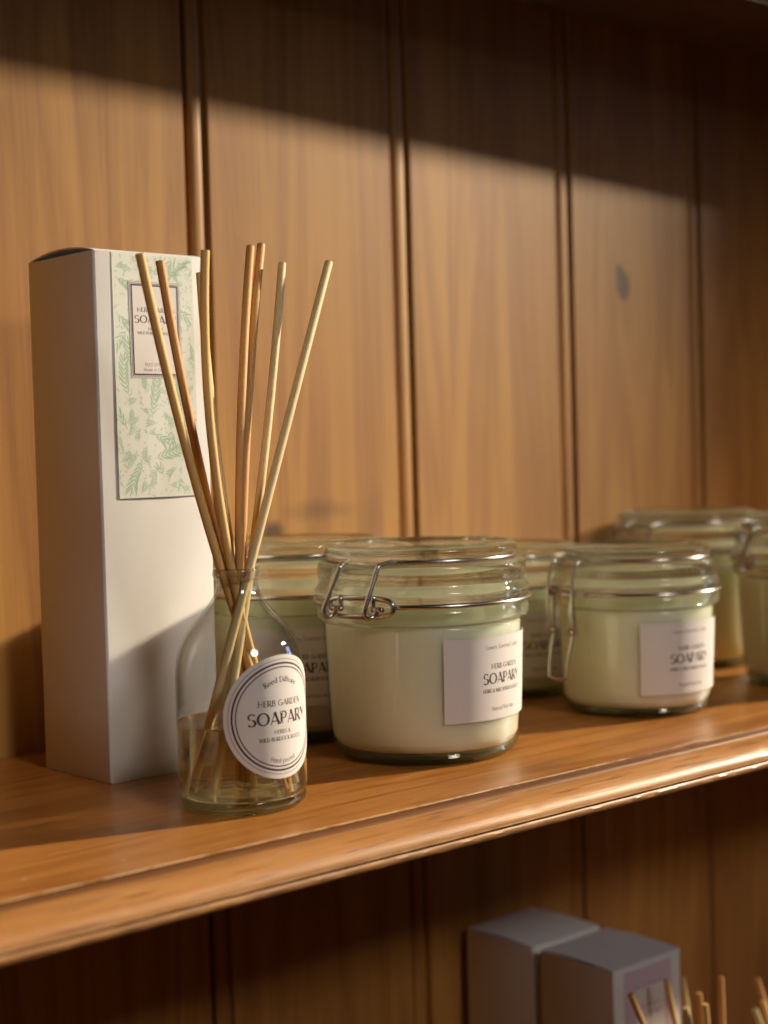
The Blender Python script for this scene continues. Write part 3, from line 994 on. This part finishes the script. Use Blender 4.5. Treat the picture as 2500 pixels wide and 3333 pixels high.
        for sg in (-1, 1):
            pts = [loc(.0405, sg * .0118, .0880), loc(.0450, sg * .0118, .0880), loc(.0485, sg * .0118, .0862), loc(.0508, sg * .0120, .0796), loc(.0520, sg * .0122, .0676), loc(.0512, sg * .0120, .0520), loc(.0496, sg * .0115, .0460), loc(.0484, sg * .0105, .0490), loc(.0490, sg * .0095, .0560), loc(.0495, sg * .0092, .0686)]
            tube(smooth3(pts, 2), wr, 8, V=V, F=F)
            tube([loc(.0495, sg * .0092 - .003, .0704), loc(.0495, sg * .0092 + .003, .0704)], wr * 1.3, 8, V=V, F=F)
        tube([loc(.0495, -.0100, .0726), loc(.0500, .0100, .0726)], wr * 1.1, 8, V=V, F=F)
        tube([loc(.0502, -.0112, .0690), loc(.0502, .0112, .0690)], wr * 1.7, 8, V=V, F=F)
        for sg in (-1, 1):
            tube([loc(.0502, sg * .0118, .0482), loc(.0502, sg * .0076, .0482)], wr * 2.0, 8, V=V, F=F)
            tube(smooth3([loc(.0500, sg * .0092, .0690), loc(.0512, sg * .0092, .0600), loc(.0504, sg * .0092, .0482)], 1), wr, 8, V=V, F=F)
        # lever swung down and away from the wall
        pts = [loc(.0490, -.0100, .0500), loc(.0520, -.0096, .0380), loc(.0545, -.0084, .0235), loc(.0548, -.0070, .0212), loc(.0548, .0070, .0212), loc(.0545, .0084, .0235), loc(.0520, .0096, .0380), loc(.0490, .0100, .0500)]
        tube(smooth3(pts, 2), wr, 8, V=V, F=F)
    part('clasp', V, F, M_WIRE, root)
    # hinge opposite
    V, F = [], []
    for sg in (-1, 1):
        pts = [loc(.0400, sg * .0060, .0868, clasp_az + PI), loc(.0460, sg * .0055, .0872, clasp_az + PI), loc(.0510, sg * .0050, .0850, clasp_az + PI), loc(.0528, sg * .0046, .0740, clasp_az + PI), loc(.0518, sg * .0045, .0670, clasp_az + PI), loc(.0500, sg * .0050, .0655, clasp_az + PI)]
        tube(smooth3(pts, 2), wr, 8, V=V, F=F)
    tube([loc(.0500, -.0075, .0655, clasp_az + PI), loc(.0500, .0075, .0655, clasp_az + PI)], wr * 1.1, 8, V=V, F=F)
    part('hinge', V, F, M_WIRE, root)
    # paper label follows the slight taper of the wall
    if label_w:
        zc = label_z0 + label_h / 2
        def rad_at(z):
            z = z / s
            tb = [(.0085, .0427), (.0160, .0432), (.0290, .0438), (.0430, .0443), (.0530, .0447), (.0565, .0449)]
            for (z0, r0), (z1, r1) in zip(tb[:-1], tb[1:]):
                if z <= z1: return (r0 + (r1 - r0) * (z - z0) / (z1 - z0)) * s
            return tb[-1][1] * s
        def mp(u, v, lay=0):
            R0 = .0440 * s
            a = -PI / 2 + label_az + u / R0
            r = rad_at(zc + v) + .00025 + lay * LAY
            return (r * math.cos(a), r * math.sin(a), zc + v)
        V, F = grid_patch(-label_w / 2, label_w / 2, -label_h / 2, label_h / 2, 48, 12, mp, 0)
        lb = part('label', V, F, M_LABEL, root)
        V, F = [], []
        k = label_h / .0360
        write('Luxury Scented Candle', 0, .0127 * k, .00185 * k, mp, V, F, 'sans', width=.0232 * k)
        write('HERB GARDEN', .0008 * k, .0041 * k, .00215 * k, mp, V, F, 'serif', width=.0185 * k)
        write('SOAPARY', 0, -.0024 * k, .0046 * k, mp, V, F, 'bold', width=.0262 * k)
        write('HERBS & WILD BURDOCK ROOTS', 0, -.0062 * k, .00165 * k, mp, V, F, 'serif', width=.0262 * k)
        write('Natural Plant Wax', 0, -.0142 * k, .0018 * k, mp, V, F, 'sans', width=.0160 * k)
        part('lettering', V, F, M_INK, lb, smooth=False)

def make_jar(x, y, s, clasp_deg, label_deg, label, lever='closed', lw=.0630, lh=.0360, lz=.0185):
    """degrees right of the direction towards the camera"""
    root = thing('candle_jar', label, 'candle jar', (x, y, 0), 0, 'clip top candle jars on the shelf')
    toc = to_cam_angle(x, y)
    c = toc + math.radians(clasp_deg) + PI / 2
    l = toc + math.radians(label_deg) + PI / 2
    jar_parts(root, s, c, l, lw, lh, lz, lever)
    return root

make_jar(.4790, .5213, 1.0, -33.7, 52.0, 'large cream candle jar in front with wire clasp link, beside the reed bottle')
make_jar(.6290, .5225, .890, -54.0, 44.0, 'small candle jar standing alone to the right with its wire lever hanging down', 'open', lw=.0560, lh=.0355, lz=.0118)
make_jar(.4735, .6060, 1.0, -77.0, 9.0, 'candle jar behind the reed bottle, half hidden by the white carton')
make_jar(.6310, .6140, .873, -100.0, 29.0, 'small candle jar squeezed in the gap between the two front jars', 'open', lw=.0560, lh=.0355, lz=.0118)
make_jar(.7850, .6080, 1.0, -38.0, 150.0, 'dim candle jar against the back boards, behind the right front jar')
make_jar(.7650, .5020, 1.0, -34.0, 150.0, 'candle jar at the far right edge, in front of the dim jar by the boards')

# ------------------------------------------------------------------ reed diffuser bottle
BXC, BYC = .35719, .49419
def build_bottle(name, label, x, y, z, full=True, liquid_top=.0327):
    root = thing(name, label, 'diffuser bottle', (x, y, z), 0)
    prof = [(.0215, .0008), (.0238, .0018), (.0248, .0040), (.0250, .0075), (.0250, .0480), (.0248, .0525), (.0241, .0585), (.0226, .0633), (.0196, .0686), (.0160, .0728), (.0118, .0774), (.0093, .0812), (.0082, .0838), (.0079, .0862), (.0080, .0876)]
    prof = [(r_, z_) for r_, z_ in smoothprof([p for p in prof if p[1] < .045] + [(.0250, liquid_top + .0009)] * 0 + [p for p in prof if p[1] >= .045], 1) if z_ > .030]
    prof = [(.0250, liquid_top + .0009)] + [p for p in prof if p[1] > liquid_top + .002]
    prof += [(r_ - .0009, z_ - .0003) for r_, z_ in prof[::-1] if z_ > .036]
    V, F = lathe(prof, 128)
    part('glass_body', V, F, M_BOTTLE, root)
    lip = smoothprof([(.0080, .0877), (.0086, .0880), (.0093, .0886), (.0095, .0900), (.0093, .0914), (.0087, .0921), (.0080, .0920), (.0076, .0914), (.0072, .0905), (.0070, .0880)], 1)
    V, F = lathe(lip, 96, closed=True)
    part('lip', V, F, M_LIP, root)
    bs = [(0, .0014), (.0190, .0010), (.0210, .0), (.0222, .0003), (.0240, .0022), (.0246, .0042), (.0240, .0052), (.0225, .0048), (.0190, .0040), (.0100, .0050), (0, .0056)]
    V, F = lathe(bs, 128, wob=lambda r, z, a, k: (r, z + (.0003 if (k % 2 and abs(r - .0210) < 1e-6) else 0)))
    b = part('base', V, F, M_FOOT, root)
    autosmooth(b, 60)
    lq = [(0, .0058), (.0100, .0053), (.0190, .0043), (.0226, .0051), (.0243, .0062), (.0249, .0085), (.0250, .0130), (.0250, liquid_top - .0012), (.0250, liquid_top + .0006), (.0240, liquid_top + .0002), (.0228, liquid_top - .0004), (0, liquid_top - .0004)]
    V, F = lathe(lq, 128)
    q = part('liquid', V, F, M_LIQ, root)
    autosmooth(q, 50)
    # round label
    toc = to_cam_angle(x, y)
    R = .0250
    az = toc + math.radians(38.0) + PI / 2
    zc, LR = .0368, .0234
    def mp(u, v, lay=0):
        a = -PI / 2 + az + u / R
        r = R + .00022 + lay * LAY
        return (r * math.cos(a), r * math.sin(a), zc + v)
    V, F = [mp(0, 0, 0)], []
    rings, seg = 14, 96
    for i in range(1, rings + 1):
        for k in range(seg):
            a = 2 * PI * k / seg
            V.append(mp(LR * i / rings * math.cos(a), LR * i / rings * math.sin(a), 0))
    for k in range(seg):
        F.append([0, 1 + k, 1 + (k + 1) % seg])
    for i in range(rings - 1):
        for k in range(seg):
            a, b_ = 1 + i * seg + k, 1 + i * seg + (k + 1) % seg
            F.append([a, a + seg, b_ + seg, b_])
    lb = part('label', V, F, M_LABEL, root)
    lb['label'] = 'round white sticker with three dark rings'
    if full:
        V, F = [], []
        for (rr, w, ly) in ((.925, .00018, 1), (.862, .00072, 1), (.800, .00045, 1)):
            n = 120
            pts = [(LR * rr * math.cos(2 * PI * k / n), LR * rr * math.sin(2 * PI * k / n)) for k in range(n + 1)]
            base = len(V)
            for (px, py) in pts[:-1]:
                d = math.hypot(px, py)
                V.append(mp(px * (1 + w / 2 / d), py * (1 + w / 2 / d), ly)); V.append(mp(px * (1 - w / 2 / d), py * (1 - w / 2 / d), ly))
            for k in range(n):
                k2 = (k + 1) % n
                F.append([base + 2 * k, base + 2 * k + 1, base + 2 * k2 + 1, base + 2 * k2])
        write('Reed Diffuser', 0, 0, .0021, mp, V, F, 'serif', arc=LR * .56, width=.0150)
        write('Hand poured', 0, 0, .0019, mp, V, F, 'sans', arc=-LR * .745, width=.0122, ang0=-90)
        write('HERB GARDEN', 0, .0042, .00225, mp, V, F, 'serif', width=.0205)
        write('SOAPARY', 0, -.0027, .0047, mp, V, F, 'bold', width=.0290)
        write('HERBS &', 0, -.0063, .00150, mp, V, F, 'serif', width=.0078)
        write('WILD BURDOCK ROOTS', 0, -.0090, .00150, mp, V, F, 'serif', width=.0202)
        part('lettering', V, F, M_INK, lb, smooth=False)
    return root
build_bottle('diffuser_bottle', 'clear glass bottle of pale oil with round white label, on the upper shelf', BXC, BYC, 0)

# reeds ----------------------------------------------------------------
FPX = 5117.7
def from_pixel(px, py, depth):
    """photo pixel at a depth along the view axis -> world point (used to lay the reeds out)"""
    return CAM + right * ((px - 1250) / FPX * depth) - up * ((py - 1666.5) / FPX * depth) + fwd * depth

D0 = (Vector((BXC, BYC, .10)) - CAM).dot(fwd)
def build_reed(tip, neck, bottom, rad, mat, label, group, bow=None, name='reed'):
    tip, neck, bottom = Vector(tip), Vector(neck), Vector(bottom)
    pts = []
    n = 26
    for i in range(n + 1):
        t = i / n
        if bow is None:
            # straight halves joined smoothly at the neck
            k = (neck.z - bottom.z) / (tip.z - bottom.z)
            c = (neck - bottom * (1 - k) ** 2 - tip * k ** 2) / (2 * k * (1 - k))
            p = bottom * (1 - t) ** 2 + c * 2 * t * (1 - t) + tip * t ** 2
        pts.append(p)
    base = bottom.copy()
    V, F = tube([p - base for p in pts], rad, 12)
    o = part(name, V, F, mat, None)
    o.location = base
    autosmooth(o, 60)
    tag(o, label, 'reed', group)
    return o

REEDS = [  # tip px, tip depth offset, neck px offset (mm, image right), neck depth offset, material, radius, label
    ((455, 825), -.034, -.0050, -.0030, 0, .00152, 'leftmost reed in the bottle, pale tan, crossing the carton label'),
    ((520, 848), -.004, -.0046, .0012, 1, .00150, 'darker reed just right of the leftmost one, shaded in its middle'),
    ((668, 815), -.012, -.0012, -.0040, 0, .00150, 'upright amber reed in front of the right edge of the carton'),
    ((651, 890), .014, -.0012, .0050, 2, .00140, 'short reed half hidden behind the upright reed at the carton edge'),
    ((815, 805), .040, .0012, -.0012, 1, .00150, 'left of the two tallest reeds standing close together'),
    ((850, 798), .044, .0016, .0026, 1, .00150, 'right of the two tallest reeds standing close together'),
    ((918, 858), .040, .0048, .0022, 2, .00145, 'yellow reed standing second from the right in the bottle'),
    ((1070, 855), .046, .0046, -.0030, 2, .00150, 'rightmost reed in the bottle, pale, leaning far right'),
]
BOT = [(.0200, .004), (.0165, -.0085), (.0185, .008), (.0120, .0140), (.0006, .0110), (-.0014, .0135), (-.0098, -.0140), (-.0192, -.0060)]
for (px, dd, no, nd, mi, rad, lab_), (bo, bd) in zip(REEDS, BOT):
    tip = from_pixel(px[0], px[1], D0 + dd)
    hr = Vector((right.x, right.y, 0)).normalized(); hf = Vector((fwd.x, fwd.y, 0)).normalized()
    neck = Vector((BXC, BYC, .0895)) + hr * no + hf * nd
    k = (.0895 - .0066) / (tip.z - .0895)
    bot = Vector((BXC, BYC, 0)) + hr * bo + hf * bd
    off = Vector((bot.x - BXC, bot.y - BYC))
    if off.length > .0212:
        off = off.normalized() * .0212
    bot = Vector((BXC + off.x, BYC + off.y, .0068))
    build_reed(tip, neck, bot, rad * 1.18, M_REED[mi], lab_, 'reeds in the upper diffuser bottle')

# ------------------------------------------------------------------ lower shelf goods
ZL = -.363
lowg = 'plain cartons on the lower shelf'
cb = build_carton('carton', 'grey white carton at the back of the lower shelf, nearest the boards', (.6254, .5975, ZL), 0, lowg, arch=.0012, ch=.2213)
cf = build_carton('carton', 'carton with pink label standing foremost on the lower shelf', (.6250, .5392, ZL), 0, lowg, arch=.0012, ch=.2213)
def low_map(u, v, lay=0):
    b = .0007 * math.sin(PI * v / CH) * math.sin(PI * u / CW)
    return (u, -b - .00022 - lay * LAY, v)
V, F = grid_patch(.0085, .0475, .118, .2185, 8, 12, low_map, 0)
pl = part('label', V, F, M_PINK, cf)
V, F = grid_patch(.0165, .0420, .168, .2085, 4, 4, lambda u, v, l=0: low_map(u, v, 12), 0)
part('panel', V, F, M_LABEL, pl)
V, F = [], []
lm = lambda u, v, l=0: low_map(u, v, 14 + l)
frame(V, F, lm, .0169, .0416, .1684, .2081, .0006, 1)
write('HERB GARDEN', .0292, .1965, .0018, lm, V, F, 'serif', width=.0190)
write('SOAPARY', .0292, .1915, .0031, lm, V, F, 'bold', width=.0212)
part('lettering', V, F, M_MAUVE, pl, smooth=False)

def low_group(bx, by, tips, labels, group, blabel):
    build_bottle('diffuser_bottle', blabel, bx, by, ZL, full=False)
    d0 = (Vector((bx, by, ZL + .2)) - CAM).dot(fwd)
    for i, ((px, py, dd), lb_) in enumerate(zip(tips, labels)):
        tip = from_pixel(px, py, d0 + dd)
        a = 2 * PI * i / len(tips) + .4
        c = Vector((bx, by, ZL + .0895))
        dirn = Vector((tip.x - bx, tip.y - by, 0))
        neck = c + dirn * .12
        if (neck - c).length > .005: neck = c + (neck - c).normalized() * .005
        neck += Vector((.0012 * math.cos(a), .0012 * math.sin(a), 0))
        off = -dirn * .5
        if off.length > .020: off = off.normalized() * .020
        bot = Vector((bx + off.x, by + off.y, ZL + .0068))
        build_reed(tip, neck, bot, .00155, M_REED[(i * 2 + 1) % 3], lb_, group)

low_group(.6600, .4960, [(2052, 3235, -.012), (2170, 3190, .016), (2222, 3182, .03), (2275, 3232, .010), (2295, 3268, -.010), (2232, 3280, -.012), (2346, 3180, .03)],
          ['lower shelf reed leaning left across the white panel of the pink label', 'lower shelf reed in front of the right side of the pink label', 'blurred brown reed just right of the foremost lower carton',
           'lower shelf reed with its tip slightly above its pale neighbour', 'pale lower shelf reed in the middle of the short cluster', 'short orange lower shelf reed nearest the carton corner', 'tall dull brown reed standing apart on the lower shelf'],
          'reeds in the lower left bottle', 'diffuser bottle on the lower shelf beside the pink labelled carton')
low_group(.7480, .5000, [(2465, 3186, .022), (2484, 3260, .004), (2457, 3285, -.012)],
          ['tallest of the three lower shelf reeds at the right edge', 'rightmost of the three lower shelf reeds at the right edge', 'shortest of the three lower shelf reeds at the right edge'],
          'reeds in the lower right bottle', 'diffuser bottle at the right end of the lower shelf')
